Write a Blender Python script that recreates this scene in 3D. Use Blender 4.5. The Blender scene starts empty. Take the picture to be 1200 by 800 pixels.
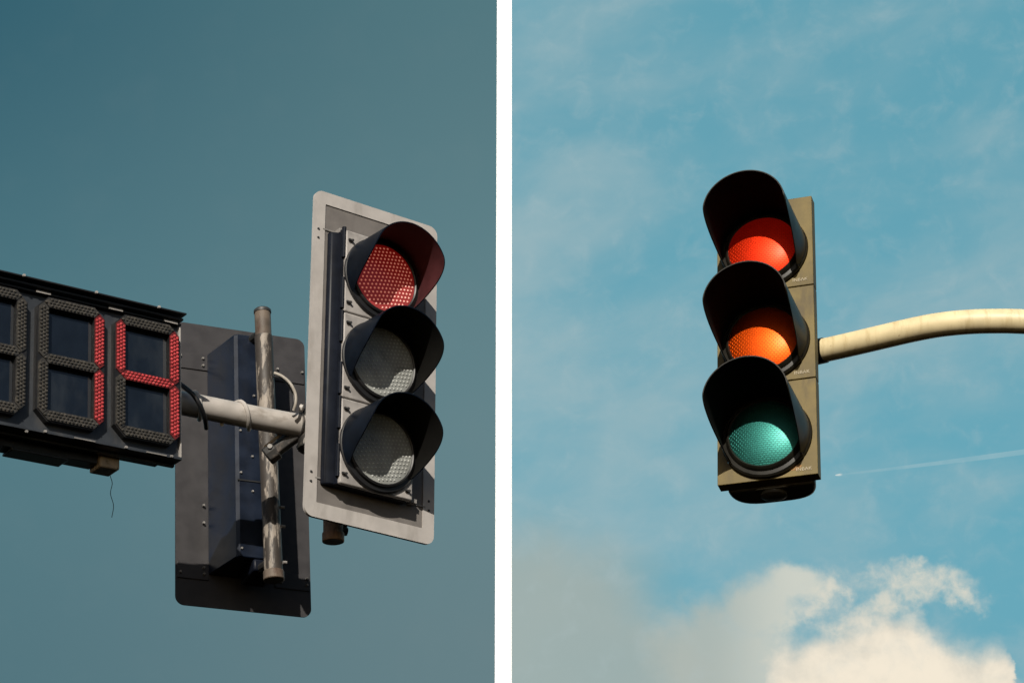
import bpy, bmesh, math, random
from mathutils import Matrix, Vector
random.seed(7)
sc = bpy.context.scene
COL = sc.collection
rad = math.radians

# ------------------------------------------------------------------ camera
PITCH = rad(27.5)
FPX = 3000.0                       # focal length in photo pixels (1200 wide)
CAMLOC = Vector((0, 0, 1.6))
TILT = Matrix.Rotation(PITCH, 4, 'X')
SITE = Matrix.Translation(CAMLOC) @ TILT        # tilted survey frame: x right, y away, z up
cam_data = bpy.data.cameras.new('camera')
cam_data.sensor_width = 36
cam_data.lens = FPX / 1200 * 36
cam_data.clip_end = 2000
cam = bpy.data.objects.new('camera', cam_data)
COL.objects.link(cam)
cam.location = CAMLOC
cam.rotation_euler = (math.pi / 2 + PITCH, 0, 0)
sc.camera = cam

# ------------------------------------------------------------------ light
SUN_AZ, SUN_EL = rad(-9), rad(26.5)               # sun behind the viewer, to the right
w = bpy.data.worlds.new('World'); sc.world = w; w.use_nodes = True
nt = w.node_tree
bg = nt.nodes['Background']
sky = nt.nodes.new('ShaderNodeTexSky'); sky.sky_type = 'NISHITA'; sky.sun_disc = False
sky.sun_elevation = SUN_EL; sky.sun_rotation = math.pi - SUN_AZ
nt.links.new(sky.outputs[0], bg.inputs['Color']); bg.inputs['Strength'].default_value = 0.05
sl = bpy.data.lights.new('sun', 'SUN'); sl.energy = 5.0; sl.angle = rad(0.5); sl.color = (1, .93, .82)
so = bpy.data.objects.new('sun', sl); COL.objects.link(so)
S = Vector((math.sin(SUN_AZ) * math.cos(SUN_EL), -math.cos(SUN_AZ) * math.cos(SUN_EL), math.sin(SUN_EL)))
so.rotation_euler = S.to_track_quat('Z', 'Y').to_euler()
so.location = (0, -5, 12)
sc.view_settings.view_transform = 'Standard'; sc.view_settings.look = 'None'
sc.view_settings.exposure = 0; sc.view_settings.gamma = 1; sc.view_settings.use_curve_mapping = False

# ------------------------------------------------------------------ materials
def s2l(r, g, b):
    f = lambda c: (c / 255 / 12.92) if c / 255 <= .04045 else ((c / 255 + .055) / 1.055) ** 2.4
    return (f(r), f(g), f(b), 1)

class NT:
    """small helper round a node tree"""
    def __init__(self, tree): self.t = tree
    def n(self, typ, **kw):
        nd = self.t.nodes.new(typ)
        for k, v in kw.items(): setattr(nd, k, v)
        return nd
    def put(self, sock, v):
        if hasattr(v, 'is_output'): self.t.links.new(v, sock)
        elif v is not None: sock.default_value = v
    def math(self, op, a, b=None, c=None, clamp=False):
        nd = self.n('ShaderNodeMath', operation=op, use_clamp=clamp)
        for i, v in enumerate((a, b, c)):
            if v is not None: self.put(nd.inputs[i], v)
        return nd.outputs[0]
    def mix(self, fac, a, b, mode='MIX'):
        nd = self.n('ShaderNodeMix', data_type='RGBA', blend_type=mode)
        self.put(nd.inputs[0], fac); self.put(nd.inputs[6], a); self.put(nd.inputs[7], b)
        return nd.outputs[2]
    def noise(self, vec, scale, detail=4, rough=.55, dist=0):
        nd = self.n('ShaderNodeTexNoise')
        self.put(nd.inputs['Vector'], vec)
        nd.inputs['Scale'].default_value = scale; nd.inputs['Detail'].default_value = detail
        nd.inputs['Roughness'].default_value = rough; nd.inputs['Distortion'].default_value = dist
        return nd.outputs['Fac']
    def map(self, vec, scale=(1, 1, 1), loc=(0, 0, 0)):
        nd = self.n('ShaderNodeMapping'); self.put(nd.inputs[0], vec)
        nd.inputs['Scale'].default_value = scale; nd.inputs['Location'].default_value = loc
        return nd.outputs[0]
    def smooth(self, v, a, b):
        nd = self.n('ShaderNodeMapRange', interpolation_type='SMOOTHSTEP')
        self.put(nd.inputs[0], v)
        for i, q in ((1, a), (2, b), (3, 0), (4, 1)): self.put(nd.inputs[i], q)
        return nd.outputs[0]

def mat(name, col, rough=.5, metal=0, var=.18, scale=14, dirt=None, dirt_amt=.5, dirt_scale=(9, 9, 3), dirt_cut=(.5, .68),
        bump=0, bump_scale=60, spec=.5, emit=None, emit_str=0, fleck=None):
    m = bpy.data.materials.new(name); m.use_nodes = True
    T = NT(m.node_tree)
    p = m.node_tree.nodes['Principled BSDF']
    co = T.n('ShaderNodeTexCoord').outputs['Object']
    n1 = T.noise(co, scale)
    c = (*col, 1)
    lo = tuple(x * (1 - var) for x in col) + (1,); hi = tuple(min(1, x * (1 + var)) for x in col) + (1,)
    base = T.mix(T.smooth(n1, .3, .7), lo, hi)
    r = T.math('MULTIPLY_ADD', n1, .25, rough - .125, clamp=True)
    if dirt:
        d = T.smooth(T.noise(T.map(co, dirt_scale), 1, 6, .65), *dirt_cut)
        d = T.math('MULTIPLY', d, dirt_amt)
        base = T.mix(d, base, (*dirt, 1))
    if fleck:
        d = T.smooth(T.noise(co, 90, 3, .6), .68, .76)
        base = T.mix(T.math('MULTIPLY', d, .7), base, (*fleck, 1))
    T.put(p.inputs['Base Color'], base); T.put(p.inputs['Roughness'], r)
    p.inputs['Metallic'].default_value = metal
    p.inputs['Specular IOR Level'].default_value = spec
    if emit:
        p.inputs['Emission Color'].default_value = (*emit, 1); p.inputs['Emission Strength'].default_value = emit_str
    if bump:
        b = T.n('ShaderNodeBump'); b.inputs['Strength'].default_value = bump; b.inputs['Distance'].default_value = .002
        T.put(b.inputs['Height'], T.noise(co, bump_scale, 5)); T.put(p.inputs['Normal'], b.outputs[0])
    return m

M = {}
# left group
M['visor_black'] = mat('visor_black', (.004, .007, .013), .42, var=.3, dirt=(.008, .008, .01), dirt_amt=.3, spec=.05)
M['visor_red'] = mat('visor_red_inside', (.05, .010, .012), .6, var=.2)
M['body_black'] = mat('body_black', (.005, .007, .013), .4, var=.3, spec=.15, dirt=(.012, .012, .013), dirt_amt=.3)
M['door_pale'] = mat('door_pale', (.30, .282, .268), .55, var=.22, dirt=(.10, .095, .095), dirt_amt=.7, bump=.1)  # door fronts, paler grey than the black housing body
M['plate_grey'] = mat('plate_grey', (.15, .137, .128), .6, var=.1, dirt=(.1, .09, .085), dirt_amt=.4)
M['plate_white'] = mat('plate_white', (.41, .385, .365), .5, var=.07, dirt=(.25, .23, .21), dirt_amt=.5)
M['bolt'] = mat('bolt_steel', (.22, .21, .2), .6, metal=.0, var=.2, spec=.3)
M['bolt_dark'] = mat('bolt_dark', (.03, .03, .03), .5)
M['rear_plate'] = mat('rear_plate', (.032, .03, .032), .5, var=.15, dirt=(.05, .046, .043), dirt_amt=.35, dirt_scale=(6, 6, 2))
M['rear_blue'] = mat('rear_housing_navy', (.002, .0065, .018), .38, var=.3, dirt=(.012, .013, .016), dirt_amt=.4)
M['seam'] = mat('seam_black', (.008, .008, .009), .6)
M['pole'] = mat('pole_weathered', (.25, .215, .18), .6, var=.25, dirt=(.022, .017, .014), dirt_amt=.92, dirt_scale=(30, 30, 7), dirt_cut=(.42, .50), bump=.35, fleck=(.04, .03, .025))
M['pole_dark'] = mat('pole_rusty', (.11, .085, .065), .65, var=.3, dirt=(.05, .02, .01), dirt_amt=.8, dirt_scale=(20, 20, 7), bump=.4)
M['pole_rust'] = mat('pole_rust', (.22, .13, .075), .65, var=.35, dirt=(.06, .03, .018), dirt_amt=.8, dirt_scale=(25, 25, 9), bump=.4)
M['arm_white'] = mat('arm_white', (.40, .37, .34), .5, var=.1, dirt=(.16, .13, .10), dirt_amt=.6, dirt_scale=(5, 14, 14), bump=.1)
M['clamp'] = mat('clamp_iron', (.02, .019, .018), .6, var=.4, dirt=(.12, .10, .085), dirt_amt=.7, dirt_scale=(30, 30, 30), bump=.5)
M['cable'] = mat('cable_black', (.012, .012, .014), .45)
M['cable_pale'] = mat('cable_pale', (.33, .3, .26), .5)
M['panel'] = mat('display_panel', (.03, .034, .04), .38, var=.15, dirt=(.09, .085, .08), dirt_amt=.35)
M['panel_edge'] = mat('display_edge', (.34, .32, .3), .4, var=.1)
M['frame_black'] = mat('digit_frame', (.007, .007, .008), .5)
M['glass'] = mat('digit_glass', (.006, .009, .014), .07, var=.2, spec=.8, dirt=(.03, .035, .04), dirt_amt=.5, dirt_scale=(4, 4, 2))
M['seg_off'] = mat('segment_off', (.028, .026, .023), .5, var=.4, scale=40, dirt=(.10, .085, .065), dirt_amt=.6, dirt_scale=(30, 30, 30))
M['led_off'] = mat('led_off', (.05, .046, .04), .3, var=.4, scale=60)
M['seg_on'] = mat('segment_on', (.10, .008, .008), .5)
M['led_on'] = mat('led_on', (.42, .055, .06), .3, var=.35, scale=70, emit=(1, .05, .05), emit_str=.05, fleck=(.9, .5, .46))  # pale flecks paint sparkle and uneven glow into the LED colour
M['tan'] = mat('tan_bracket', (.42, .34, .25), .6, var=.25, dirt=(.1, .06, .03), dirt_amt=.7, dirt_scale=(25, 25, 25))
M['lens_red'] = mat('lens_red', (.30, .045, .045), .3, var=.12, emit=(.5, .008, .006), emit_str=.16)
M['dot_red'] = mat('dot_red', (.8, .5, .44), .2, emit=(1, .28, .18), emit_str=.32)
M['lens_grey'] = mat('lens_grey', (.30, .31, .295), .3, var=.15, dirt=(.13, .13, .12), dirt_amt=.4)
M['dot_grey'] = mat('dot_grey', (.5, .51, .49), .2)
M['gasket'] = mat('gasket', (.01, .01, .011), .45)
# right group
M['olive'] = mat('olive_plastic', (.145, .108, .037), .55, var=.22, spec=.3, scale=9, dirt=(.085, .064, .03), dirt_amt=.8, dirt_scale=(14, 14, 4), bump=.12, fleck=(.2, .17, .11))
M['olive_dark'] = mat('olive_dark', (.05, .042, .027), .55, var=.2, dirt=(.025, .02, .012), dirt_amt=.5)
M['visor_olive'] = mat('visor_olive', (.012, .011, .008), .42, var=.25, dirt=(.03, .026, .018), dirt_amt=.35, spec=.25)
M['visor_in'] = mat('visor_matt_black', (.004, .0038, .0032), .8, spec=.15)
M['letters'] = mat('letter_paint', (.40, .34, .23), .5, var=.1)
M['rust'] = mat('rust_stain', (.25, .13, .04), .7, var=.3, scale=60)
M['cream'] = mat('cream_paint', (.68, .57, .34), .5, var=.08, dirt=(.42, .32, .15), dirt_amt=.5, dirt_scale=(40, 8, 8), bump=.06, fleck=(.3, .22, .11))
M['collar_black'] = mat('rubber_black', (.012, .012, .011), .5)
M['white'] = mat('white_paint', (.78, .8, .82), .6, var=.01)

def prism_lens(name, col, rough, emit=None, emit_str=0):
    """moulded lens: fine brick-like prisms, as a relief and a slight tint"""
    m = bpy.data.materials.new(name); m.use_nodes = True
    T = NT(m.node_tree); p = m.node_tree.nodes['Principled BSDF']
    co = T.n('ShaderNodeTexCoord').outputs['Object']
    sep = T.n('ShaderNodeSeparateXYZ'); T.put(sep.inputs[0], co)
    cmb = T.n('ShaderNodeCombineXYZ'); T.put(cmb.inputs[0], sep.outputs[0]); T.put(cmb.inputs[1], sep.outputs[2])
    br = T.n('ShaderNodeTexBrick'); T.put(br.inputs['Vector'], cmb.outputs[0])
    br.inputs['Scale'].default_value = 1; br.inputs['Brick Width'].default_value = .0125; br.inputs['Row Height'].default_value = .0072
    br.inputs['Mortar Size'].default_value = .0013; br.inputs['Mortar Smooth'].default_value = .6
    br.inputs['Color1'].default_value = (1, 1, 1, 1); br.inputs['Color2'].default_value = (.8, .8, .8, 1); br.inputs['Mortar'].default_value = (.45, .45, .45, 1)
    base = T.mix(.3, (*col, 1), br.outputs['Color'], 'MULTIPLY')
    T.put(p.inputs['Base Color'], base); p.inputs['Roughness'].default_value = rough
    if emit:
        T.put(p.inputs['Emission Color'], T.mix(1, (*emit, 1), T.mix(.95, (1, 1, 1, 1), br.outputs['Color'], 'MULTIPLY'), 'MULTIPLY'))
        p.inputs['Emission Strength'].default_value = emit_str
    b = T.n('ShaderNodeBump'); b.inputs['Strength'].default_value = .5; b.inputs['Distance'].default_value = .0012
    b.invert = True
    T.put(b.inputs['Height'], br.outputs['Fac']); T.put(p.inputs['Normal'], b.outputs[0])
    p.inputs['Coat Weight'].default_value = .12; p.inputs['Coat Roughness'].default_value = .32; p.inputs['Metallic'].default_value = 1
    return m
M['right_red'] = prism_lens('lens_red_prism', (.62, .028, .005), .46, (1, .012, .003), .09)
M['right_amber'] = prism_lens('lens_amber_prism', (.66, .075, .004), .46)
M['right_green'] = prism_lens('lens_green_prism', (.03, .165, .142), .46)

# ------------------------------------------------------------------ mesh helpers
SPLIT = {'joint_strip', 'visor_lug', 'wing_screw', 'clamp_bolt', 'lip_clip', 'border_bolt', 'stay', 'plate_bolt', 'housing_bolt',
         'housing_seam', 'flange_clip', 'pole_bolt', 'bracket', 'tie_strap', 'pole_clamp_hook', 'hinge_rail', 'clamp_piece', 'lip_strip', 'flange_strip', 'rail_piece'}
def islands(bm):
    seen, out = set(), []
    for v in bm.verts:
        if v in seen: continue
        st, comp = [v], []; seen.add(v)
        while st:
            q = st.pop(); comp.append(q)
            for e_ in q.link_edges:
                o_ = e_.other_vert(q)
                if o_ not in seen: seen.add(o_); st.append(o_)
        out.append(comp)
    return out

def new_obj(name, bm, mats, parent=None, smooth=True, bevel=0, seg=2, weld=True):
    if name in SPLIT:                                   # every separate piece becomes a part of its own
        comps = islands(bm)
        if len(comps) > 1:
            res = None
            for comp in comps:
                b2 = bmesh.new(); mp = {v: b2.verts.new(v.co) for v in comp}; done = set()
                for v in comp:
                    for f in v.link_faces:
                        if f not in done:
                            done.add(f); b2.faces.new([mp[q] for q in f.verts]).material_index = f.material_index
                res = new_obj(name, b2, mats, parent, smooth, bevel, seg, weld)
            bm.free(); return res
    if weld: bmesh.ops.remove_doubles(bm, verts=bm.verts, dist=1e-6)
    bmesh.ops.recalc_face_normals(bm, faces=bm.faces)
    me = bpy.data.meshes.new(name); bm.to_mesh(me); bm.free()
    for m in (mats if isinstance(mats, (list, tuple)) else [mats]): me.materials.append(M[m])
    o = bpy.data.objects.new(name, me); COL.objects.link(o)
    if parent: o.parent = parent
    if smooth:
        for p in me.polygons: p.use_smooth = True
        me.set_sharp_from_angle(angle=rad(35))
    if bevel:
        b = o.modifiers.new('bevel', 'BEVEL'); b.width = bevel; b.segments = seg; b.limit_method = 'ANGLE'; b.angle_limit = rad(40)
        b.harden_normals = False
    return o

def thing(name, matrix, label, cat, group=None):
    o = bpy.data.objects.new(name, None); COL.objects.link(o); o.empty_display_size = .1
    o.matrix_world = matrix
    o['label'] = label; o['category'] = cat
    if group: o['group'] = group
    return o

def tag(o, label, cat, group=None):
    o['label'] = label; o['category'] = cat
    if group: o['group'] = group

def box(bm, x0, x1, y0, y1, z0, z1, mi=0):
    vs = [bm.verts.new(v) for v in ((x0, y0, z0), (x1, y0, z0), (x1, y1, z0), (x0, y1, z0), (x0, y0, z1), (x1, y0, z1), (x1, y1, z1), (x0, y1, z1))]
    for q in ((0, 1, 2, 3), (4, 5, 6, 7), (0, 1, 5, 4), (1, 2, 6, 5), (2, 3, 7, 6), (3, 0, 4, 7)):
        bm.faces.new([vs[i] for i in q]).material_index = mi

def prism(bm, pts, y0, y1, mi=0, inset=0):
    """polygon in x-z, extruded along y from y0 (front) to y1; front optionally shrunk"""
    cx = sum(p[0] for p in pts) / len(pts); cz = sum(p[1] for p in pts) / len(pts)
    fr = [bm.verts.new((x - inset * math.copysign(1, x - cx) if abs(x - cx) > 1e-6 else x, y0, z - inset * math.copysign(1, z - cz) if abs(z - cz) > 1e-6 else z)) for x, z in pts]
    bk = [bm.verts.new((x, y1, z)) for x, z in pts]
    bm.faces.new(fr).material_index = mi; bm.faces.new(bk).material_index = mi
    for i in range(len(pts)):
        j = (i + 1) % len(pts)
        bm.faces.new((fr[i], fr[j], bk[j], bk[i])).material_index = mi

def rrect(x0, x1, z0, z1, r, n=7):
    pts = []
    for cx, cz, a in ((x1 - r, z1 - r, 0), (x0 + r, z1 - r, 90), (x0 + r, z0 + r, 180), (x1 - r, z0 + r, 270)):
        for k in range(n + 1):
            t = rad(a + 90 * k / n); pts.append((cx + r * math.cos(t), cz + r * math.sin(t)))
    return pts

def lathe(bm, prof, cx, cz, n=64, mi=0, closed=False):
    """profile of (radius, y) turned about the y axis through (cx, cz)"""
    rings = []
    for r, y in prof:
        if r < 1e-6: rings.append([bm.verts.new((cx, y, cz))])
        else: rings.append([bm.verts.new((cx + r * math.cos(2 * math.pi * i / n), y, cz + r * math.sin(2 * math.pi * i / n))) for i in range(n)])
    pairs = list(zip(rings[:-1], rings[1:])) + ([(rings[-1], rings[0])] if closed else [])
    for a, b in pairs:
        for i in range(n):
            j = (i + 1) % n
            if len(a) == 1 and len(b) == 1: continue
            if len(a) == 1: f = bm.faces.new((a[0], b[i], b[j]))
            elif len(b) == 1: f = bm.faces.new((a[i], b[0], a[j]))
            else: f = bm.faces.new((a[i], b[i], b[j], a[j]))
            f.material_index = mi

def tube(bm, pts, r, n=16, mi=0, cap=True):
    pts = [Vector(p) for p in pts]
    rs = r if isinstance(r, (list, tuple)) else [r] * len(pts)
    t0 = (pts[1] - pts[0]).normalized()
    ref = t0.orthogonal().normalized(); rings = []
    for i, p in enumerate(pts):
        t = (pts[min(i + 1, len(pts) - 1)] - pts[max(i - 1, 0)]).normalized()
        ref = (ref - t * ref.dot(t)).normalized(); b = t.cross(ref)
        rings.append([bm.verts.new(p + (ref * math.cos(2 * math.pi * k / n) + b * math.sin(2 * math.pi * k / n)) * rs[i]) for k in range(n)])
    for a, b in zip(rings[:-1], rings[1:]):
        for k in range(n): bm.faces.new((a[k], a[(k + 1) % n], b[(k + 1) % n], b[k])).material_index = mi
    if cap:
        bm.faces.new(rings[0]).material_index = mi; bm.faces.new(rings[-1]).material_index = mi

def spline(ctrl, n=10):
    """Catmull-Rom through the control points"""
    P = [Vector(c) for c in ctrl]; P = [P[0] * 2 - P[1]] + P + [P[-1] * 2 - P[-2]]; out = []
    for i in range(1, len(P) - 2):
        a, b, c, d = P[i - 1:i + 3]
        for k in range(n):
            t = k / n
            out.append(.5 * ((2 * b) + (c - a) * t + (2 * a - 5 * b + 4 * c - d) * t * t + (3 * b - a - 3 * c + d) * t ** 3))
    out.append(P[-2]); return out

def dome(bm, x, y, z, r, h, n=6, mi=0, z_s=1.0):
    """small LED cap facing -y"""
    base = [bm.verts.new((x + r * math.cos(2 * math.pi * k / n), y, z + z_s * r * math.sin(2 * math.pi * k / n))) for k in range(n)]
    mid = [bm.verts.new((x + .7 * r * math.cos(2 * math.pi * k / n), y - .7 * h, z + z_s * .7 * r * math.sin(2 * math.pi * k / n))) for k in range(n)]
    top = bm.verts.new((x, y - h, z))
    for k in range(n):
        j = (k + 1) % n
        bm.faces.new((base[k], base[j], mid[j], mid[k])).material_index = mi
        bm.faces.new((mid[k], mid[j], top)).material_index = mi

def visor_mesh(cx, cz, yb, L, rb, rv, phi0, phi1, th=.004, split_inside=True, stub=.015):
    """open hood: full length over the top, cut back slantwise to the lens at the sides"""
    bm = bmesh.new(); NP, NL = 72, 14
    c0, c1 = math.cos(rad(phi0)), math.cos(rad(phi1))
    out, inn = [], []
    for i in range(NP + 1):
        ph = rad(-phi1 + 2 * phi1 * i / NP)
        c = math.cos(ph)
        q = (c - c1) / (c0 - c1)
        ln = L if q >= 1.5 else (stub + (L - stub) * max(0, q))
        if .6 < q < 1.5:                                # rounded corner at the front
            t = (q - .6) / .9; a = stub + (L - stub) * .6
            ln = a + (L - a) * (1 - (1 - t) ** 2)
        ro, ri = [], []
        for k in range(NL + 1):
            s = ln * k / NL
            r = rb + (rv - rb) * (s / L)
            ro.append(bm.verts.new((cx + r * math.sin(ph), yb - s, cz + r * math.cos(ph))))
            ri.append(bm.verts.new((cx + (r - th) * math.sin(ph), yb - s, cz + (r - th) * math.cos(ph))))
        out.append(ro); inn.append(ri)
    mi = 1 if split_inside else 0
    for i in range(NP):
        for k in range(NL):
            bm.faces.new((out[i][k], out[i + 1][k], out[i + 1][k + 1], out[i][k + 1])).material_index = 0
            bm.faces.new((inn[i][k], inn[i][k + 1], inn[i + 1][k + 1], inn[i + 1][k])).material_index = mi
        bm.faces.new((out[i][NL], out[i + 1][NL], inn[i + 1][NL], inn[i][NL])).material_index = 0
        bm.faces.new((out[i][0], inn[i][0], inn[i + 1][0], out[i + 1][0])).material_index = 0
    for i in (0, NP):
        for k in range(NL):
            bm.faces.new((out[i][k], out[i][k + 1], inn[i][k + 1], inn[i][k])).material_index = 0
    return bm

def pose(yaw, pitch, roll, tx, ty, tz):
    return SITE @ Matrix.Translation((tx, ty, tz)) @ Matrix.Rotation(roll, 4, 'Y') @ Matrix.Rotation(pitch, 4, 'X') @ Matrix.Rotation(yaw, 4, 'Z')

def at(px, py, d):
    """world point of a survey sighting at depth d metres"""
    return SITE @ Vector(((px - 600) / FPX * d, d, (400 - py) / FPX * d))

def on_local(Mx, px, py, yl):
    """point of the thing's own plane y = yl met by the sighting, in its own coordinates"""
    inv = Mx.inverted(); o = inv @ CAMLOC; p = inv @ at(px, py, 10)
    k = (yl - o.y) / (p.y - o.y); return o + (p - o) * k

def hexdots(bm, cx, cz, y, R, sp, r, h, curve=0, mi=1, rot=0):
    n = int(R / sp) + 2
    for j in range(-n, n + 1):
        for i in range(-n, n + 1):
            u = (i + .5 * (j % 2)) * sp; v = j * sp * .866
            x = u * math.cos(rot) - v * math.sin(rot); z = u * math.sin(rot) + v * math.cos(rot)
            q = math.hypot(x, z)
            if q < R: dome(bm, cx + x, y - curve * (1 - (q / (R * 1.05)) ** 2), cz + z, r, h, mi=mi)

# ------------------------------------------------------------------ sky
RSKY = 150.0
XSEAM = (590.5 - 600) / FPX * RSKY
def sky_sheet(name, right):
    bm = bmesh.new(); N, K = 48, 48; rows = []
    a0 = math.asin(XSEAM / RSKY)
    for j in range(K + 1):
        el = rad(-30 + 75 * j / K); row = []
        for i in range(N + 1):
            a = a0 + (rad(48) if right else rad(-48)) * i / N
            # meridian at the seam is the plane x = XSEAM
            x = RSKY * math.sin(a); rr = math.sqrt(RSKY ** 2 - x * x)
            row.append(bm.verts.new((x, rr * math.cos(el), rr * math.sin(el))))
        rows.append(row)
    for a, b in zip(rows[:-1], rows[1:]):
        for i in range(N): bm.faces.new((a[i], a[i + 1], b[i + 1], b[i]))
    o = new_obj(name, bm, name if not right else 'sky_blue')
    o.matrix_world = SITE; o['kind'] = 'structure'
    return o

def px_node(T):
    """own coordinates of the sheet in hundredths: X right, Y down"""
    co = T.n('ShaderNodeTexCoord').outputs['Object']
    s = T.n('ShaderNodeSeparateXYZ'); T.put(s.inputs[0], co)
    k = FPX / RSKY / 100
    x = T.math('MULTIPLY_ADD', s.outputs[0], k, 6.0); y = T.math('MULTIPLY_ADD', s.outputs[2], -k, 4.0)
    c = T.n('ShaderNodeCombineXYZ'); T.put(c.inputs[0], x); T.put(c.inputs[1], y)
    return x, y, c.outputs[0]

def emission_mat(name):
    m = bpy.data.materials.new(name); m.use_nodes = True
    m.node_tree.nodes.clear(); T = NT(m.node_tree)
    e = T.n('ShaderNodeEmission'); o = T.n('ShaderNodeOutputMaterial'); m.node_tree.links.new(e.outputs[0], o.inputs[0])
    return m, T, e

m, T, e = emission_mat('sky_dusk')
x, y, v = px_node(T)
fx = T.smooth(x, -2.0, 7.0); fy = T.smooth(y, -1.5, 6.5)
top = T.mix(fx, s2l(42, 91, 108), s2l(82, 120, 128)); bot = T.mix(fx, s2l(79, 115, 125), s2l(103, 129, 135))
c = T.mix(fy, top, bot)
hump = T.math('MULTIPLY', T.math('MULTIPLY', T.smooth(y, 0, 4), T.math('SUBTRACT', 1, T.smooth(y, 4.5, 8))), .09)
c = T.mix(hump, c, s2l(100, 165, 175))
c = T.mix(T.math('MULTIPLY', T.math('SUBTRACT', T.noise(v, 1.3, 3), .5), .12), c, s2l(140, 150, 150))
T.put(e.inputs[0], c); M['sky'] = m

m, T, e = emission_mat('sky_blue')
x, y, v = px_node(T)
def fcurve(x, pts, lo, hi):
    """1-D profile: y as a function of x (both in hundredths)"""
    nd = T.n('ShaderNodeFloatCurve'); cm = nd.mapping; cu = cm.curves[0]
    P = [((a - lo) / (hi - lo), b / 10) for a, b in pts]
    cu.points[0].location = P[0]; cu.points[-1].location = P[-1]
    for p in P[1:-1]: cu.points.new(*p)
    cm.update()
    T.put(nd.inputs['Value'], T.math('DIVIDE', T.math('SUBTRACT', x, lo), hi - lo, clamp=True))
    return T.math('MULTIPLY', nd.outputs[0], 10)
def blob(cx, cy, rx, ry, ang=0):
    dx = T.math('SUBTRACT', x, cx); dy = T.math('SUBTRACT', y, cy)
    ca, sa = math.cos(rad(ang)), math.sin(rad(ang))
    u = T.math('ADD', T.math('MULTIPLY', dx, ca / rx), T.math('MULTIPLY', dy, sa / rx))
    q = T.math('ADD', T.math('MULTIPLY', dx, -sa / ry), T.math('MULTIPLY', dy, ca / ry))
    d = T.math('SQRT', T.math('ADD', T.math('MULTIPLY', u, u), T.math('MULTIPLY', q, q)))
    return T.math('SUBTRACT', 1, d)
def smax(a, b): return T.math('SMOOTH_MAX', a, b, .2)
deep = T.mix(T.smooth(y, 0, 7), s2l(98, 160, 178), s2l(104, 168, 186))
deep = T.mix(T.math('MULTIPLY', T.smooth(x, 9, 6), .25), deep, s2l(130, 170, 182))
# thin wisps drawn out from lower left to upper right
vr = T.n('ShaderNodeVectorRotate', rotation_type='Z_AXIS'); T.put(vr.inputs['Vector'], v); vr.inputs['Angle'].default_value = rad(17)
w1 = T.noise(T.map(vr.outputs[0], (.55, 1.1, 1)), .62, 5, .5, .5)
w2 = T.noise(T.map(vr.outputs[0], (1.2, 2.2, 1), (3, 1, 0)), .7, 5, .55, .4)
veil = T.math('MULTIPLY_ADD', w2, .35, T.math('MULTIPLY', w1, .75))
bias = T.math('MULTIPLY_ADD', T.smooth(y, .3, 4), .12, T.math('MULTIPLY', T.smooth(x, 10.5, 6.5), .08))
bias = T.math('MULTIPLY_ADD', T.math('MULTIPLY', T.smooth(x, 9, 11.5), T.smooth(y, 4.6, 6.2)), -.10, T.math('SUBTRACT', bias, .045))
veil = T.smooth(T.math('ADD', veil, bias), .45, .93)
c = T.mix(T.math('MULTIPLY', veil, .75), deep, s2l(162, 185, 190))
# everything below is drawn in coordinates torn by turbulence
def warp(scale, amt, detail=7, seed=0):
    nd = T.n('ShaderNodeTexNoise'); T.put(nd.inputs['Vector'], T.map(v, (1, 1, 1), (seed, seed * 1.7, 0)))
    nd.inputs['Scale'].default_value = scale; nd.inputs['Detail'].default_value = detail; nd.inputs['Roughness'].default_value = .58
    sp_ = T.n('ShaderNodeSeparateColor'); T.put(sp_.inputs[0], nd.outputs['Color'])
    return [T.math('MULTIPLY', T.math('SUBTRACT', sp_.outputs[q], .5), amt) for q in (0, 1)]
x0_, y0_ = x, y
n4 = T.noise(v, 1.9, 8, .6, .25); n5 = T.noise(v, 4.6, 8, .62, .3)
nn = T.math('ADD', T.math('MULTIPLY', T.math('SUBTRACT', n4, .5), 1.2), T.math('MULTIPLY', T.math('SUBTRACT', n5, .5), .6))
wx, wy = warp(.9, .9, 4); x = T.math('ADD', x0_, wx); y = T.math('ADD', y0_, wy)
# low grey-green haze bank at lower left
g = smax(blob(6.0, 7.4, 2.3, 1.5), blob(7.4, 7.9, 1.3, .9))
c = T.mix(T.math('MULTIPLY', T.smooth(g, -.1, .55), .85), c, s2l(163, 175, 170))
# billowing grey cloud rising to the right
wx, wy = warp(1.5, .5, 8, 3); x = T.math('ADD', x0_, wx); y = T.math('ADD', y0_, wy)
g = smax(blob(8.45, 7.7, 1.15, .85), blob(8.9, 7.1, .66, .52, -42))
g = smax(g, blob(9.3, 6.8, .52, .30, 4))
g = T.math('ADD', g, T.math('MULTIPLY', nn, .45))
c = T.mix(T.math('MULTIPLY', T.smooth(g, -.05, .6), .88), c, T.mix(T.smooth(x0_, 8.2, 9.4), s2l(176, 184, 177), s2l(212, 212, 199)))
# torn cream shreds above the cumulus
wx, wy = warp(2.2, .8, 8, 7); x = T.math('ADD', x0_, wx); y = T.math('ADD', y0_, wy)
g = smax(blob(10.6, 6.76, .85, .26, 5), blob(11.12, 6.95, .38, .2, 25))
g = smax(g, blob(10.2, 7.0, .8, .27, -25))
g = smax(g, blob(9.5, 7.0, .5, .22, -40))
g = T.math('ADD', g, T.math('MULTIPLY', nn, 1.0))
c = T.mix(T.math('MULTIPLY', T.smooth(g, -.12, .85), T.math('MULTIPLY_ADD', T.smooth(n5, .3, .65), .45, .43)), c, s2l(220, 216, 201))
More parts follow.
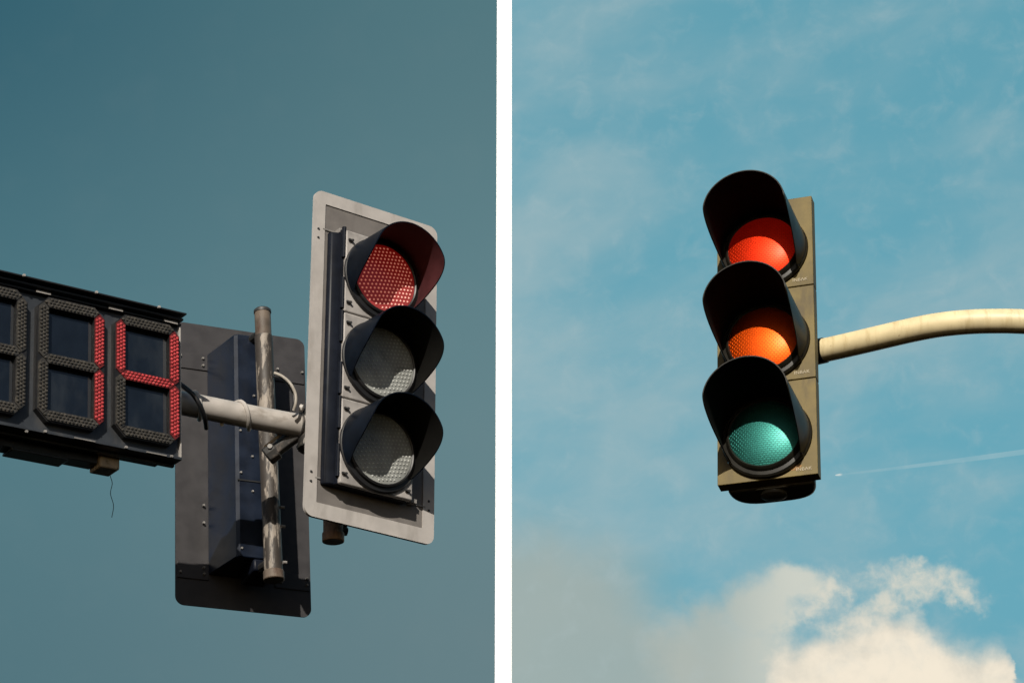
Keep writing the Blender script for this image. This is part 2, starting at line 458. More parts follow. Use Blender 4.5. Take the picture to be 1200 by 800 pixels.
# sunlit cumulus
wx, wy = warp(3.0, .34, 8, 11); x = T.math('ADD', x0_, wx); y = T.math('ADD', y0_, wy)
prof = fcurve(x, [(8.9, 8.3), (8.98, 7.66), (9.4, 7.45), (10.1, 7.18), (10.6, 7.12), (10.85, 7.32), (11.3, 7.48), (11.7, 7.56), (11.76, 7.88), (12.0, 7.72), (12.6, 7.4), (13.4, 7.9)], 8.9, 13.4)
g = T.math('SUBTRACT', y, T.math('SUBTRACT', prof, T.math('MULTIPLY', nn, .10)))
alpha = T.math('MULTIPLY', T.smooth(g, -.14, .27), T.smooth(T.math('ADD', x, T.math('MULTIPLY', g, -.25)), 8.82, 9.0))
tone = T.smooth(T.math('ADD', T.math('MULTIPLY', g, .8), T.math('MULTIPLY', nn, 1.1)), -.35, .6)
c = T.mix(alpha, c, T.mix(tone, s2l(214, 209, 195), s2l(244, 233, 213)))
x, y = x0_, y0_
# fine grain of thin cloud
c = T.mix(T.math('MULTIPLY', T.smooth(T.noise(v, 2.6, 6, .6, .4), .45, .85), .28), c, s2l(178, 194, 196))
T.put(e.inputs[0], c); M['sky_blue'] = m

sky_sheet('sky', False); sky_sheet('sky', True)

# white post added as a border strip over the seam of the two skies
bm = bmesh.new()
d0 = RSKY - 18
half = 19 / FPX * d0 / 2
lo = SITE @ Vector((XSEAM * d0 / RSKY, d0 * math.cos(rad(-1)), 0))
g_dist = d0 * math.cos(PITCH)                       # ground distance of the post
hz = d0 * math.sin(PITCH)
box(bm, -half, half, -half * .6, half * .6, 0, 170)
divider = new_obj('added_divider', bm, 'white', bevel=.03)
divider.location = (XSEAM * d0 / RSKY, g_dist, 0)
tag(divider, 'added tall white post between the dark teal sky and the pale blue sky', 'divider')

# contrail
m, T, e = emission_mat('contrail_vapour')
m.node_tree.nodes.clear()
o_ = T.n('ShaderNodeOutputMaterial'); mx = T.n('ShaderNodeMixShader'); tr = T.n('ShaderNodeBsdfTransparent'); df = T.n('ShaderNodeEmission')
df.inputs[0].default_value = s2l(205, 216, 214)
co = T.n('ShaderNodeTexCoord').outputs['Object']
sx = T.n('ShaderNodeSeparateXYZ'); T.put(sx.inputs[0], co)
tip = T.smooth(sx.outputs[0], .45, .15)
T.put(mx.inputs[0], T.math('MULTIPLY_ADD', tip, .6, T.math('MULTIPLY', T.smooth(T.noise(co, .7, 4), -.1, .9), T.math('MULTIPLY_ADD', T.smooth(sx.outputs[0], 0, 8), .11, .05))))
m.node_tree.links.new(tr.outputs[0], mx.inputs[1]); m.node_tree.links.new(df.outputs[0], mx.inputs[2]); m.node_tree.links.new(mx.outputs[0], o_.inputs[0])
M['contrail'] = m
bm = bmesh.new()
p0 = at(979, 556.5, 146)
pts = [at(979 + 241 * t, 556.5 - 27 * t - 3 * t * t, 146) - p0 for t in (0, .02, .05, .1, .2, .35, .5, .7, .85, 1.0, 1.3)]
tube(bm, pts, [.03, .07, .05, .06, .08, .10, .12, .15, .16, .17, .18], 8)
ct = new_obj('contrail', bm, 'contrail'); ct.location = p0
tag(ct, 'thin white aircraft contrail streak in the blue sky beyond the three-lens signal', 'contrail')

# ------------------------------------------------------------------ right traffic signal
PR = pose(-0.35064, -0.54402, 0.04763, 0.82069, 8.28305, 0.015585)
def right_signal():
    t = thing('traffic_signal', PR, 'olive brown traffic signal with deep black hoods, fixed to the curved cream arm', 'traffic light')
    W, A = .3227, .35
    h = W / 2
    # rear shell, bulging back like a half barrel
    bm = bmesh.new(); pts = []
    n = 20
    for k in range(n + 1):
        a = math.pi * k / n
        pts.append(((h - .022) * math.copysign(abs(math.cos(a)) ** .55, math.cos(a)), .045 + .105 * math.sin(a) ** .8))
    zt, zb = 1.5 * A - .012, -1.5 * A - .004
    for z0, z1 in ((zb, zt),):
        lo = [bm.verts.new((p[0], p[1], z0)) for p in pts]; hi = [bm.verts.new((p[0], p[1], z1)) for p in pts]
        for i in range(n): bm.faces.new((lo[i], lo[i + 1], hi[i + 1], hi[i]))
        bm.faces.new(lo); bm.faces.new(hi); bm.faces.new((lo[0], lo[n], hi[n], hi[0]))
    new_obj('rear_shell', bm, 'olive_dark', t, bevel=.008)
    # bottom plug under the shell
    bm = bmesh.new()
    for k, (r, z) in enumerate(((.04, -.003), (.036, -.012))): pass
    lathe_pts = [(0, 0), (.042, 0), (.042, .010), (.03, .016), (0, .016)]
    rings = []
    for r, q in lathe_pts:
        rings.append([bm.verts.new((r * math.cos(2 * math.pi * i / 24) + .0, .085 + r * .8 * math.sin(2 * math.pi * i / 24), zb - q)) for i in range(24)] if r else [bm.verts.new((0, .085, zb - q))])
    for a, b in zip(rings[:-1], rings[1:]):
        for i in range(24):
            j = (i + 1) % 24
            if len(a) == 1: bm.faces.new((a[0], b[i], b[j]))
            elif len(b) == 1: bm.faces.new((a[i], b[0], a[j]))
            else: bm.faces.new((a[i], b[i], b[j], a[j]))
    new_obj('bottom_plug', bm, 'olive_dark', t)
    zc = -.0242; rl = .115; yl = -.034
    for k, lens in ((1, 'right_red'), (0, 'right_amber'), (-1, 'right_green')):
        z0, z1 = k * A - A / 2 + .0022, k * A + A / 2 - .0022
        bm = bmesh.new()
        # frame-shaped door with a round hole bridged to a square rim
        cz = k * A + zc; R = .146; N = 64
        outer, inner = [], []
        for i in range(N):
            a = 2 * math.pi * (i + .5) / N
            inner.append((R * math.cos(a), cz + R * math.sin(a)))
            cx_, sz_ = math.cos(a), math.sin(a)
            s = 1e9
            if cx_ > 1e-9: s = min(s, h / cx_)
            if cx_ < -1e-9: s = min(s, -h / cx_)
            if sz_ > 1e-9: s = min(s, (z1 - cz) / sz_)
            if sz_ < -1e-9: s = min(s, (z0 - cz) / sz_)
            outer.append((s * cx_, cz + s * sz_))
        # snap the four nearest samples onto the true corners
        for X, Z in ((-h, z0), (h, z0), (h, z1), (-h, z1)):
            i = min(range(N), key=lambda q: (outer[q][0] - X) ** 2 + (outer[q][1] - Z) ** 2); outer[i] = (X, Z)
        yf, yb = 0.0, .044
        fo = [bm.verts.new((p[0], yf, p[1])) for p in outer]; fi = [bm.verts.new((p[0], yf, p[1])) for p in inner]
        bo = [bm.verts.new((p[0], yb, p[1])) for p in outer]; bi = [bm.verts.new((p[0], yb, p[1])) for p in inner]
        for i in range(N):
            j = (i + 1) % N
            bm.faces.new((fo[i], fo[j], fi[j], fi[i])); bm.faces.new((bo[i], bo[j], bi[j], bi[i]))
            bm.faces.new((fo[i], fo[j], bo[j], bo[i])); bm.faces.new((fi[i], fi[j], bi[j], bi[i]))
        # raised lip along the right edge
        door = new_obj('signal_section', bm, 'olive', t, bevel=.004)
        # collar ring
        bm = bmesh.new()
        lathe(bm, [(R - .001, .03), (R - .001, -.012), (R - .006, -.018), (rl + .014, -.02), (rl + .010, -.030), (rl + .004, -.036), (rl - .001, -.032), (rl - .002, .02)], 0, cz, 72)
        new_obj('lens_ring', bm, 'visor_olive', door)
        bm = bmesh.new()
        lathe(bm, [(0, yl - .018), (rl * .3, yl - .0165), (rl * .6, yl - .0115), (rl * .85, yl - .005), (rl, yl + .002), (rl, yl + .02)], 0, cz, 64)
        new_obj('lens', bm, lens, door)
        vb = visor_mesh(0, cz, -.012, .285 - .012, .1425, .1365, 94, 127, th=.0035)
        vis = new_obj('visor', vb, ['visor_olive', 'visor_in'], door)
        # small lugs that clip the hood to the ring
        bm = bmesh.new()
        for s in (-1, 1):
            a = rad(125) * s
            x_, z_ = .1405 * math.sin(a), cz + .1405 * math.cos(a)
            box(bm, x_ - .004, x_ + .004, -.024, -.004, z_ - .007, z_ + .004)
        new_obj('visor_lug', bm, 'visor_olive', door, bevel=.002)
        # lettering on the lower right of the door
        cu = bpy.data.curves.new('lettering', 'FONT'); cu.body = 'INBAK'; cu.size = .0165; cu.extrude = .0008; cu.space_character = 1.08
        tmp = bpy.data.objects.new('tmp', cu); COL.objects.link(tmp)
        dg = bpy.context.evaluated_depsgraph_get(); me = bpy.data.meshes.new_from_object(tmp.evaluated_get(dg))
        bpy.data.objects.remove(tmp)
        me.materials.clear(); me.materials.append(M['letters'])
        lo_ = bpy.data.objects.new('lettering', me); COL.objects.link(lo_); lo_.parent = door
        lo_.location = (.092, -.0012, z0 + .016); lo_.rotation_euler = (math.pi / 2, 0, 0)
        if k == -1:
            bm = bmesh.new()
            prism(bm, [(.088 + .02 * math.cos(a) * (1 + .25 * math.sin(3 * a)), z0 + .03 + .013 * math.sin(a) * (1 + .3 * math.cos(2 * a))) for a in [2 * math.pi * q / 18 for q in range(18)]], -.0006, .0005)
            r_ = new_obj('rust_stain', bm, 'rust', door); r_.location.y = 0
    return t
right_signal()

# curved arm of the right signal
bm = bmesh.new()
ctrl = [(940, 416.5, 8.46), (962, 411.2, 8.42), (993, 404.3, 8.37), (1030, 395.6, 8.31), (1065, 387.4, 8.26), (1098, 381.0, 8.22), (1132, 377.4, 8.19), (1165, 376.2, 8.17), (1200, 376.8, 8.15), (1290, 381, 8.12), (1450, 392, 8.06), (1700, 420, 7.98), (2000, 470, 7.9), (2300, 560, 7.84), (2450, 760, 7.84), (2500, 1100, 7.9), (2530, 1500, 8.0)]
base = at(*ctrl[1])
P = [at(*c) - base for c in ctrl]
arm = thing('curved_arm', Matrix.Translation(base), 'cream painted curved steel arm reaching in from the right edge to the olive signal', 'pole')
tube(bm, spline(P, 8), .0395, 40)
new_obj('arm_tube', bm, 'cream', arm)
bm = bmesh.new()
d_ = (P[2] - P[1]).normalized()
tube(bm, [P[1] - d_ * .03, P[1] + d_ * .014], .0425, 40)
new_obj('rubber_sleeve', bm, 'collar_black', arm)

# ------------------------------------------------------------------ front signal on white-bordered backplate
PL = pose(0.63724, -0.42235, -0.002026, -0.496484, 9.16019, -0.084633)
def ring_plate(bm, outer, inner, y0, y1, mi=0):
    """flat plate with a hole; both outlines have the same number of points"""
    n = len(outer)
    A = [[bm.verts.new((p[0], y, p[1])) for p in q] for y in (y0, y1) for q in (outer, inner)]
    for i in range(n):
        j = (i + 1) % n
        for f in ((A[0][i], A[0][j], A[1][j], A[1][i]), (A[2][i], A[2][j], A[3][j], A[3][i]), (A[0][i], A[0][j], A[2][j], A[2][i]), (A[1][i], A[1][j], A[3][j], A[3][i])):
            bm.faces.new(f).material_index = mi

def bolts(bm, pts, r=.006, h=.006, y=0, sgn=-1):
    for x_, z_ in pts:
        n = 8
        a = [bm.verts.new((x_ + r * math.cos(2 * math.pi * k / n), y, z_ + r * math.sin(2 * math.pi * k / n))) for k in range(n)]
        b = [bm.verts.new((x_ + .8 * r * math.cos(2 * math.pi * k / n), y + sgn * h, z_ + .8 * r * math.sin(2 * math.pi * k / n))) for k in range(n)]
        bm.faces.new(b)
        for k in range(n): bm.faces.new((a[k], a[(k + 1) % n], b[(k + 1) % n], b[k]))

def front_signal():
    t = thing('traffic_signal', PL, 'black traffic signal showing red, on a grey backplate with a broad white border', 'traffic light', )
    bp_bm = bmesh.new()
    prism(bp_bm, rrect(-.228, .228, -.578, .583, .004, 2), .0008, .006)
    bp = new_obj('backplate', bp_bm, 'plate_grey', t)
    bm = bmesh.new()
    ring_plate(bm, rrect(-.27, .27, -.627, .626, .035), rrect(-.2225, .2215, -.572, .577, .003), -.003, .009)
    new_obj('white_border', bm, 'plate_white', bp)
    bm = bmesh.new()
    bolts(bm, [(-.25, .47), (-.25, .435), (-.248, -.465), (-.248, -.50), (.246, .47), (.246, .435), (.246, -.465), (.246, -.50)], .005, .003, -.003)
    new_obj('border_bolt', bm, 'bolt_dark', bp)
    bm = bmesh.new()                                    # thin stays from the border to the housing
    for z_, s in ((.476, -1), (-.482, -1), (.476, 1), (-.49, 1)):
        box(bm, min(s * .232, s * .15), max(s * .232, s * .15), -.004, .0, z_ - .003, z_ + .003)
        box(bm, s * .165 - .012, s * .165 + .012, -.03, .0, z_ - .008, z_ + .008)
    new_obj('stay', bm, 'bolt', bp, bevel=.001)
    # housing
    x0, x1 = -.166, .138; cx = -.011; cz = -.02; sp = .330
    bm = bmesh.new()
    pl_ = [(-.212, -.001), (x1 - .004, -.001), (x1 - .006, -.0375), (x0 + .002, -.0375), (-.205, -.02)]  # left flare is added; its black stands in for the housing's cast shadow
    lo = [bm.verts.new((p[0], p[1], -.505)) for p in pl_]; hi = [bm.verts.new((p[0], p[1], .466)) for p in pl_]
    for i in range(5): bm.faces.new((lo[i], lo[(i + 1) % 5], hi[(i + 1) % 5], hi[i]))
    bm.faces.new(lo); bm.faces.new(hi)
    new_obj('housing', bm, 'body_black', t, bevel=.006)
    bm = bmesh.new()                                    # hinge rail down the left side
    for z_ in (.36, .16, .03, -.17, -.30, -.48):
        tube(bm, [(x0 - .004, -.05, z_), (x0 - .004, -.05, z_ + .12)], .008, 10)
    box(bm, x0 - .008, x0 + .002, -.046, -.006, -.505, .475)
    new_obj('hinge_rail', bm, 'body_black', t)
    rl, yl = .1296, -.08
    for k, lens, dot in ((1, 'lens_red', 'dot_red'), (0, 'lens_grey', 'dot_grey'), (-1, 'lens_grey', 'dot_grey')):
        zc = cz + k * sp; z0 = zc - sp / 2 + .002; z1 = zc + sp / 2 - .002
        if k == 1: z1 = .468
        if k == -1: z0 = -.505
        bm = bmesh.new()
        box(bm, x0, x1, -.06, -.038, z0, z1)
        door = new_obj('signal_section', bm, 'door_pale', t, bevel=.005)
        bm = bmesh.new()
        lathe(bm, [(.160, -.058), (.160, -.066), (.155, -.072), (rl + .012, -.074), (rl + .010, -.083), (rl + .004, -.086), (rl, -.083), (rl - .001, -.062)], cx, zc, 72)
        new_obj('lens_ring', bm, 'gasket', door)
        bm = bmesh.new()
        cv = .012
        lathe(bm, [(0, yl - cv), (rl * .3, yl - cv * .91), (rl * .6, yl - cv * .64), (rl * .85, yl - cv * .28), (rl, yl), (rl, yl + .015)], cx, zc, 64)
        hexdots(bm, cx, zc, yl + .0005, rl * .95, .0165, .0042, .0036, cv, 1, rad(12))
        new_obj('lens', bm, [lens, dot], door, weld=False)
        vb = visor_mesh(cx, zc, -.066, .172 + .014, .157, .153, 84, 122, th=.004, stub=.02)
        new_obj('visor', vb, ['visor_black', 'visor_red' if k == 1 else 'visor_in'], door)
        bm = bmesh.new()
        for s, zz in ((x0 + .022, z1 - .04), (x0 + .02, z0 + .035), (x1 - .02, z0 + .03)):
            bolts(bm, [(s, zz)], .006, .012, -.06)
            box(bm, s - .016, s + .002, -.070, -.064, zz - .002, zz + .004)
        new_obj('wing_screw', bm, 'bolt_dark', door)
    return t
front_signal()

# pole stub carrying the front signal
YL = .125
pb = on_local(PL, 390.5, 631, YL); pt = on_local(PL, 388.5, 300, YL)
base = PL @ pb
fp = thing('support_pole', Matrix.Translation(base), 'short rusty pole end sticking out below the white-bordered backplate', 'pole')
a = Vector((0, 0, 0)); b = PL @ pt - base; u = (b - a).normalized()
bm = bmesh.new(); tube(bm, [a, a + u * .02, b], .035, 24); new_obj('pole_tube', bm, 'pole_rust', fp)
bm = bmesh.new(); tube(bm, [a - u * .012, a + u * .022], .039, 24); new_obj('pole_cap', bm, 'pole_rust', fp, bevel=.003)
bm = bmesh.new()
sd = (PL.to_3x3() @ Vector((1, -.2, 0))).normalized()
for q in (.035, .075): tube(bm, [a + u * q + sd * .005, a + u * q + sd * .052], .014, 10)
tube(bm, [a + u * .02 + sd * .045, a + u * .09 + sd * .045], .008, 10)
new_obj('pole_clamp_hook', bm, 'pole', fp)
POLE_MID = base + u * ((PL @ on_local(PL, 389.5, 490, YL)) - base).length
inv = SITE.inverted(); POLE_D = (inv @ POLE_MID).y

# ------------------------------------------------------------------ mast arm crossing to the front signal
ARM_Y = math.tan(rad(24)) / FPX                         # depth change per pixel along the arm
def arm_d(px): return POLE_D - .01 - (389 - px) * ARM_Y * POLE_D * .9
ma_pts = [(390, 506), (355, 499.5), (340, 496.8), (300, 489.5), (260, 481.5), (215, 472.5), (120, 458), (0, 440), (-120, 422)]
base = at(389, 499, arm_d(389))
ma = thing('mast_arm', Matrix.Translation(base), 'pale round arm running from behind the red digit display to the clamp', 'pole')
P = [at(x_, y_, arm_d(x_)) - base for x_, y_ in ma_pts]
bm = bmesh.new(); tube(bm, P, .042, 40); new_obj('arm_tube', bm, 'arm_white', ma)
AX = (P[4] - P[3]).normalized()
def arm_pt(px):
    for (xa, ya), (xb, yb) in zip(ma_pts[:-1], ma_pts[1:]):
        if xb <= px <= xa:
            f_ = (px - xa) / (xb - xa); return at(px, ya + (yb - ya) * f_, arm_d(px)) - base
up = (Vector((0, 0, 1)) - AX * AX.z).normalized(); side = AX.cross(up)
bm = bmesh.new()                                        # cloth tie wound round the arm
for c0, c1, turns in ((303, 262, 1.3), (243, 224, .8)):
    pts = []
    for k in range(41):
        f_ = k / 40; a = 2 * math.pi * turns * f_ + 1.0
        c_ = arm_pt(c0 + (c1 - c0) * f_)
        pts.append(c_ + (up * math.cos(a) + side * math.sin(a)) * .0455)
    tube(bm, pts, .0075, 8)
new_obj('tie_strap', bm, 'arm_white', ma)
bm = bmesh.new()
for px in (351, 357): tube(bm, [arm_pt(px - 1.2), arm_pt(px + 1.2)], .0475, 32)
for s, q in ((1, .0), (-1, .0)):
    c_ = arm_pt(361) + up * (.045 * s)
    tube(bm, [c_ - side * .08, c_ + side * .08], .013, 8)
c_ = arm_pt(366)
Z = up
tube(bm, [c_ - Z * .085, c_ + Z * .06], .05, 12)
new_obj('clamp_piece', bm, 'clamp', ma, bevel=.002)
bm = bmesh.new()
tube(bm, [arm_pt(347) + up * .055 - side * .03, arm_pt(350) + up * .052 - side * .035], .014, 10)
tube(bm, [arm_pt(352) - up * .075 - side * .045, arm_pt(362) - up * .075 - side * .045], .011, 10)
tube(bm, [arm_pt(355) + up * .045 - side * .04, arm_pt(362) + up * .04 - side * .04], .02, 10)
new_obj('clamp_bolt', bm, 'arm_white', ma)

# ------------------------------------------------------------------ rear signal seen from behind
k_ = 9.62 / 9.85
PB = pose(.45139, -.47613, -.067713, -1.038316 * k_, 9.62, -.482923 * k_)
BW, BH = .53417 * k_, 1.18353 * k_
def rear_signal():
    t = thing('traffic_signal', PB, 'traffic signal seen from behind, with a dark rounded backplate and navy housing', 'traffic light')
    bm = bmesh.new()
    prism(bm, rrect(-BW / 2, BW / 2, -BH / 2, BH / 2, .034), -.002, .004)
    bp = new_obj('backplate', bm, 'rear_plate', t)
    bm = bmesh.new()                                    # folded strips across the plate, top and bottom
    for s, zz in ((1, BH / 2 - .165), (-1, -BH / 2 + .135)):
        for a_, b_ in ((-BW / 2 + .006, -.135), (.12, BW / 2 - .006)):
            box(bm, a_, b_, -.007, -.002, zz - .032, zz + .032)
    new_obj('joint_strip', bm, 'rear_plate', bp, bevel=.0015)
    bm = bmesh.new()
    ps = []
    for zz in (BH / 2 - .148, -BH / 2 + .125):
        for x_ in (-.245, -.155, .145, .245): ps += [(x_, zz)]
    ps += [(-.155, BH / 2 - .178), (-.155, -BH / 2 + .15), (-.155, -.18), (-.155, -.25), (.145, -BH / 2 + .15), (.245, -BH / 2 + .15)]
    bolts(bm, ps, .0055, .008, -.007)
    new_obj('plate_bolt', bm, 'bolt', bp)
    # housing: base wide, back narrower
    bm = bmesh.new()
    zt, zb = .452, -.452
    sec = [(-.137, -.004), (-.092, -.19), (-.080, -.2), (.045, -.2), (.057, -.19), (.115, -.004)]
    lo = [bm.verts.new((x_, y_, zb)) for x_, y_ in sec]; hi = [bm.verts.new((x_, y_, zt)) for x_, y_ in sec]
    n = len(sec)
    for i in range(n): bm.faces.new((lo[i], lo[(i + 1) % n], hi[(i + 1) % n], hi[i]))
    bm.faces.new(lo); bm.faces.new(hi)
    h_ = new_obj('housing', bm, 'rear_blue', t, bevel=.004)
    bm = bmesh.new()
    for z_ in (.15, -.15):
        box(bm, -.088, .053, -.2035, -.2005, z_ - .0025, z_ + .0025)
    new_obj('housing_seam', bm, 'seam', h_)
    bm = bmesh.new()
    bolts(bm, [(-.075, .05), (-.075, -.12), (-.03, -.19), (-.075, -.42), (-.02, .2), (-.03, -.05)], .005, .006, -.2)
    new_obj('housing_bolt', bm, 'bolt', h_)
    bm = bmesh.new()
    box(bm, -.03, .06, -.20, -.05, -.50, -.453)
    new_obj('cable_box', bm, 'body_black', h_, bevel=.008)
    return t
rear_signal()

# vertical pole behind the arm
YB = -.268
p0 = on_local(PB, 321, 678, YB); p1 = on_local(PB, 307.5, 364, YB)
base = PB @ p0; tip = PB @ p1 - base; u = tip.normalized()
vp = thing('support_pole', Matrix.Translation(base), 'tall peeling weathered pole standing behind the pale arm and in front of the navy housing', 'pole')
bm = bmesh.new(); ln = tip.length
tube(bm, [Vector(), u * .02, u * (ln * .5), u * (ln - .11)], .0335, 28); new_obj('pole_tube', bm, 'pole', vp)
bm = bmesh.new(); tube(bm, [u * (ln - .112), u * (ln - .105), u * (ln - .008)], [.0335, .0305, .0305], 28); new_obj('pole_sleeve', bm, 'pole_dark', vp)
bm = bmesh.new(); tube(bm, [u * (ln - .010), u * ln, u * (ln + .006)], [.033, .033, .027], 28); new_obj('pole_cap', bm, 'bolt_dark', vp)
bm = bmesh.new(); tube(bm, [-u * .006, u * .03], .038, 24); new_obj('pole_foot', bm, 'pole_dark', vp, bevel=.004)
bx = PB.to_3x3() @ Vector((1, 0, 0)); by = PB.to_3x3() @ Vector((0, 1, 0))
bm = bmesh.new()
for q in (.20, .275, .06): tube(bm, [u * q + bx * .030 - by * .02, u * q + bx * .044 - by * .02], .006, 8)
new_obj('pole_bolt', bm, 'bolt', vp)
bm = bmesh.new()                                        # brackets tying pole to the housing behind
for q in (ln - .09, .07): 
    tube(bm, [u * q, u * q + by * .12 - bx * .03], .018, 10)
new_obj('bracket', bm, 'clamp', vp)

# clamp under the arm that grips the pole
cb = at(330, 520, arm_d(325) + .0)
cl = thing('pole_clamp', Matrix.Translation(cb), 'dark greasy clamp bracket under the arm, gripping the peeling pole', 'clamp')
q0 = at(316, 533, arm_d(316) + .02) - cb; q1 = at(348, 509, arm_d(348) + .0) - cb
d_ = (q1 - q0).normalized(); n_ = d_.cross(Vector((0, 1, 0))).normalized()
bm = bmesh.new()
tube(bm, [q0, q1], .026, 6); tube(bm, [q0 - d_ * .012, q0 + d_ * .03], .036, 8)
new_obj('clamp_jaw', bm, 'clamp', cl, bevel=.004)
bm = bmesh.new()
tube(bm, [q0 + n_ * .028 - Vector((0, .02, 0)), q1 + n_ * .030 - Vector((0, .02, 0))], .0055, 8)
new_obj('clamp_edge', bm, 'tan', cl)
bm = bmesh.new()
for f_, s_ in ((.1, .01), (.55, .034), (.8, .036)):
    c_ = q0.lerp(q1, f_) - Vector((0, .03, 0)) + n_ * s_
    tube(bm, [c_, c_ - Vector((0, .012, 0))], .009, 8)
new_obj('clamp_bolt', bm, 'bolt', cl)

# cables
def cable(px_pts, r, m_, label, name='cable'):
    W_ = [at(*p) for p in px_pts]
    bm = bmesh.new(); tube(bm, [p - W_[0] for p in spline(W_, 10)], r, 10)
    o = new_obj(name, bm, m_); o.location = W_[0]; tag(o, label, 'cable')
    return o
dA = arm_d(330)
cable([(322, 437, dA + .03), (331, 441, dA), (340, 449, dA - .03), (346, 461, dA - .04), (346.5, 472, dA - .05), (344, 481, dA - .05)], .0055, 'cable_pale', 'pale cable bent in an arc from the peeling pole to the arm clamp')
cable([(320, 440.5, dA + .03), (330, 443.5, dA + .01), (338, 451, dA - .01), (343.5, 462, dA - .02), (344, 473, dA - .03), (342, 482, dA - .03)], .004, 'cable', 'black cable following the inside of the pale arc beside the pole')
dB = arm_d(228) - .07
cable([(210, 449, dB + .02), (218, 455, dB), (227, 463, dB - .02), (235, 476, dB - .02), (240, 490, dB), (242, 502, dB + .03)], .0085, 'cable', 'thick black cable hanging over the pale arm beside the red digit display')
cable([(130, 546, 9.0), (129, 556, 9.0), (131.5, 566, 9.0), (129.5, 578, 9.0), (133, 592, 9.0), (131, 606, 9.0)], .0012, 'cable', 'hair-thin loose wire dangling below the tan bracket', 'wire')

# ------------------------------------------------------------------ countdown display
PD = pose(rad(38.049), rad(-23.82), rad(-3.685), -1.522, 8.85, -.083)
PD = SITE @ Matrix.Scale(.945, 4) @ SITE.inverted() @ PD @ Matrix.Translation((0, .031, .010))      # the box hangs in front of the arm
W2, H2, TK, CH, DP = .126, .229, .037, .036, .299
def segs():
    W, H, t, c = W2, H2, TK, CH
    up_r = [(W - c / 2, H - c / 2), (W, H - c), (W, .015), (W - .017, 0), (W - t, t / 2), (W - t, H - t)]
    d = {'top': [(-W + c / 2, H - c / 2), (-W + c, H), (W - c, H), (W - c / 2, H - c / 2), (W - t, H - t), (-W + t, H - t)],
         'ur': up_r, 'lr': [(x_, -z_) for x_, z_ in up_r], 'ul': [(-x_, z_) for x_, z_ in up_r], 'll': [(-x_, -z_) for x_, z_ in up_r],
         'mid': [(-W + .017, 0), (-W + t, t / 2), (W - t, t / 2), (W - .017, 0), (W - t, -t / 2), (-W + t, -t / 2)]}
    d['bot'] = [(x_, -z_) for x_, z_ in d['top']]
    return d
def inside(p, poly, mrg):
    s = None
    n = len(poly)
    area = sum(poly[i][0] * poly[(i + 1) % n][1] - poly[(i + 1) % n][0] * poly[i][1] for i in range(n))
    sg = 1 if area > 0 else -1
    for i in range(n):
        (ax, az), (bx_, bz) = poly[i], poly[(i + 1) % n]
        l = math.hypot(bx_ - ax, bz - az)
        if sg * ((bx_ - ax) * (p[1] - az) - (bz - az) * (p[0] - ax)) / l < mrg: return False
    return True

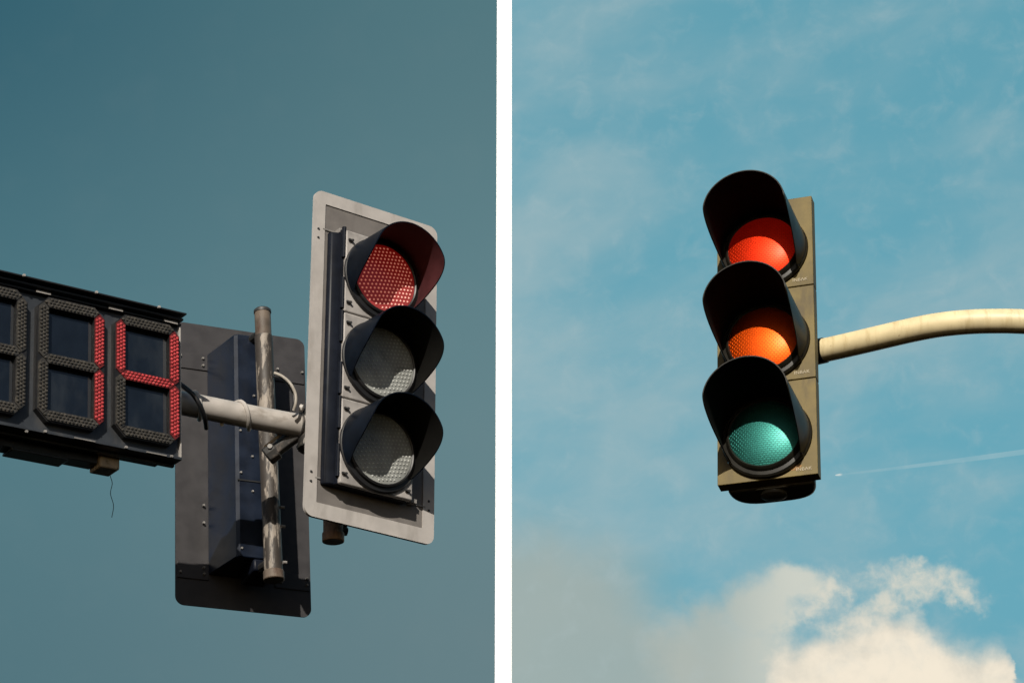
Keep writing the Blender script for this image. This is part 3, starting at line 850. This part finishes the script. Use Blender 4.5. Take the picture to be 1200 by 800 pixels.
def display():
    t = thing('countdown_display', PD, 'black countdown display box with red LED digits 1 and 4 lit', 'display')
    XL, XR, ZT, ZB = -.80, .299 + .141, .243, -.262
    bm = bmesh.new(); box(bm, XL, XR, .0, .045, ZB, ZT); new_obj('box', bm, 'panel', t, bevel=.003)
    bm = bmesh.new(); box(bm, XL, XR - .012, .0455, .15, ZB + .015, ZT - .005); new_obj('rear_case', bm, 'frame_black', t, bevel=.003)
    bm = bmesh.new(); box(bm, XR - .002, XR + .004, -.012, .05, ZB - .004, ZT - .004); new_obj('end_strip', bm, 'panel_edge', t, bevel=.001)
    bm = bmesh.new()                                     # stepped rain lip along the top
    box(bm, XL, XR + .004, -.055, .10, ZT + .030, ZT + .036)
    box(bm, XL, XR + .002, -.035, .10, ZT + .014, ZT + .022)
    box(bm, XL, XR + .003, -.018, .06, ZT + .001, ZT + .008)
    new_obj('lip_strip', bm, 'frame_black', t, bevel=.001)
    bm = bmesh.new()
    for x_ in (-.45, -.135, .148, .37): box(bm, x_, x_ + .055, -.023, -.0185, ZT + .001, ZT + .009)
    for x_ in (-.52, -.20, .08, .33): bolts(bm, [(x_, ZT + .034)], .006, .006, -.055)
    new_obj('lip_clip', bm, 'panel_edge', t)
    bm = bmesh.new()
    box(bm, XL, XR + .003, -.016, .048, ZB - .012, ZB - .001)
    box(bm, XL, XR + .002, .036, .052, ZB - .020, ZB - .0125)
    new_obj('flange_strip', bm, 'panel', t, bevel=.0015)
    bm = bmesh.new()
    for x_ in (-.36, .02, .30): box(bm, x_, x_ + .08, -.0195, -.0165, ZB - .010, ZB - .006)
    bolts(bm, [(-.09, ZB - .006), (.22, ZB - .006), (.40, ZB - .006), (-.16, ZB - .02)], .006, .006, -.016)
    new_obj('flange_clip', bm, 'bolt', t)
    # mounting rail under the box
    bm = bmesh.new()
    box(bm, XL, .165, .085, .15, ZB - .042, ZB + .014)
    new_obj('mounting_rail', bm, 'panel', t, bevel=.003); bm = bmesh.new()
    box(bm, XL, -.20, .08, .152, ZB - .049, ZB - .0422); box(bm, -.165, .05, .08, .155, ZB - .052, ZB - .0425)
    new_obj('rail_piece', bm, 'panel', t, bevel=.003)
    bm = bmesh.new()
    box(bm, .1655, .243, .068, .15, ZB - .056, ZB + .012)
    new_obj('rail_end', bm, 'tan', t, bevel=.006)
    S_ = segs()
    on = {1: ('ur', 'lr'), 2: ('ul', 'ur', 'mid', 'lr'), 0: ()}
    for di in (0, 1, 2):
        ox = (di - 1) * DP
        bm = bmesh.new()
        c = CH
        octo = [(-W2 - .004, H2 - c), (-W2 + c, H2 + .004), (W2 - c, H2 + .004), (W2 + .004, H2 - c), (W2 + .004, -H2 + c), (W2 - c, -H2 - .004), (-W2 + c, -H2 - .004), (-W2 - .004, -H2 + c)]
        # frame = octagon ring plus crossbar, standing proud of the panel
        inn = [(-W2 + TK, H2 - TK - .002), (-W2 + TK + .002, H2 - TK), (W2 - TK - .002, H2 - TK), (W2 - TK, H2 - TK - .002), (W2 - TK, -H2 + TK + .002), (W2 - TK - .002, -H2 + TK), (-W2 + TK + .002, -H2 + TK), (-W2 + TK, -H2 + TK + .002)]
        ring_plate(bm, [(x_ + ox, z_) for x_, z_ in octo], [(x_ + ox, z_) for x_, z_ in inn], -.026, -.0005)
        box(bm, ox - W2 + TK, ox + W2 - TK, -.026, -.0006, -TK / 2, TK / 2)
        dg = new_obj('digit', bm, 'frame_black', t)
        for z0, z1 in ((TK / 2, H2 - TK), (-H2 + TK, -TK / 2)):
            bm = bmesh.new(); box(bm, ox - W2 + TK + .001, ox + W2 - TK - .001, -.006, -.001, z0 + .001, z1 - .001)
            new_obj('pane', bm, 'glass', dg)
        for key, poly in S_.items():
            lit = key in on[di]
            cxp = sum(p[0] for p in poly) / 6; czp = sum(p[1] for p in poly) / 6
            pl = []
            for x_, z_ in poly:
                d_ = math.hypot(x_ - cxp, z_ - czp); q = 1 - .0018 / d_
                pl.append((cxp + (x_ - cxp) * q, czp + (z_ - czp) * q))
            bm = bmesh.new()
            prism(bm, [(x_ + ox, z_) for x_, z_ in pl], -.031, -.0262)
            sp = .0142
            horiz = key in ('top', 'mid', 'bot')
            for i in range(-24, 25):
                for j in range(-2, 3):
                    along = (i + .5 * (j % 2)) * sp; across = j * .0112
                    x_, z_ = (cxp + along, czp + across) if horiz else (cxp + across, czp + along)
                    if key in ('top', 'bot'): z_ = math.copysign(H2 - TK / 2, czp) + across
                    if not horiz: x_ = math.copysign(W2 - TK / 2, cxp) + across
                    if inside((x_, z_), pl, .0042): dome(bm, x_ + ox, -.0309, z_, .0054, .006, 7, 1, 1.0 if horiz else 1.12)
            new_obj('lit_segment' if lit else 'segment', bm, ['seg_on', 'led_on'] if lit else ['seg_off', 'led_off'], dg, weld=False)
    return t
display()
q = [on_local(PD, *p, .05) for p in ((137, 531), (146, 530), (155, 536), (170, 539), (180, 535), (184, 529))]
W_ = [PD @ v_ for v_ in q]
bm = bmesh.new(); tube(bm, [p - W_[0] for p in spline(W_, 8)], .0055, 8)
o = new_obj('cable', bm, 'cable'); o.location = W_[0]; tag(o, 'short black cable looped under the bottom edge of the display', 'cable')
bpy.context.view_layer.update()
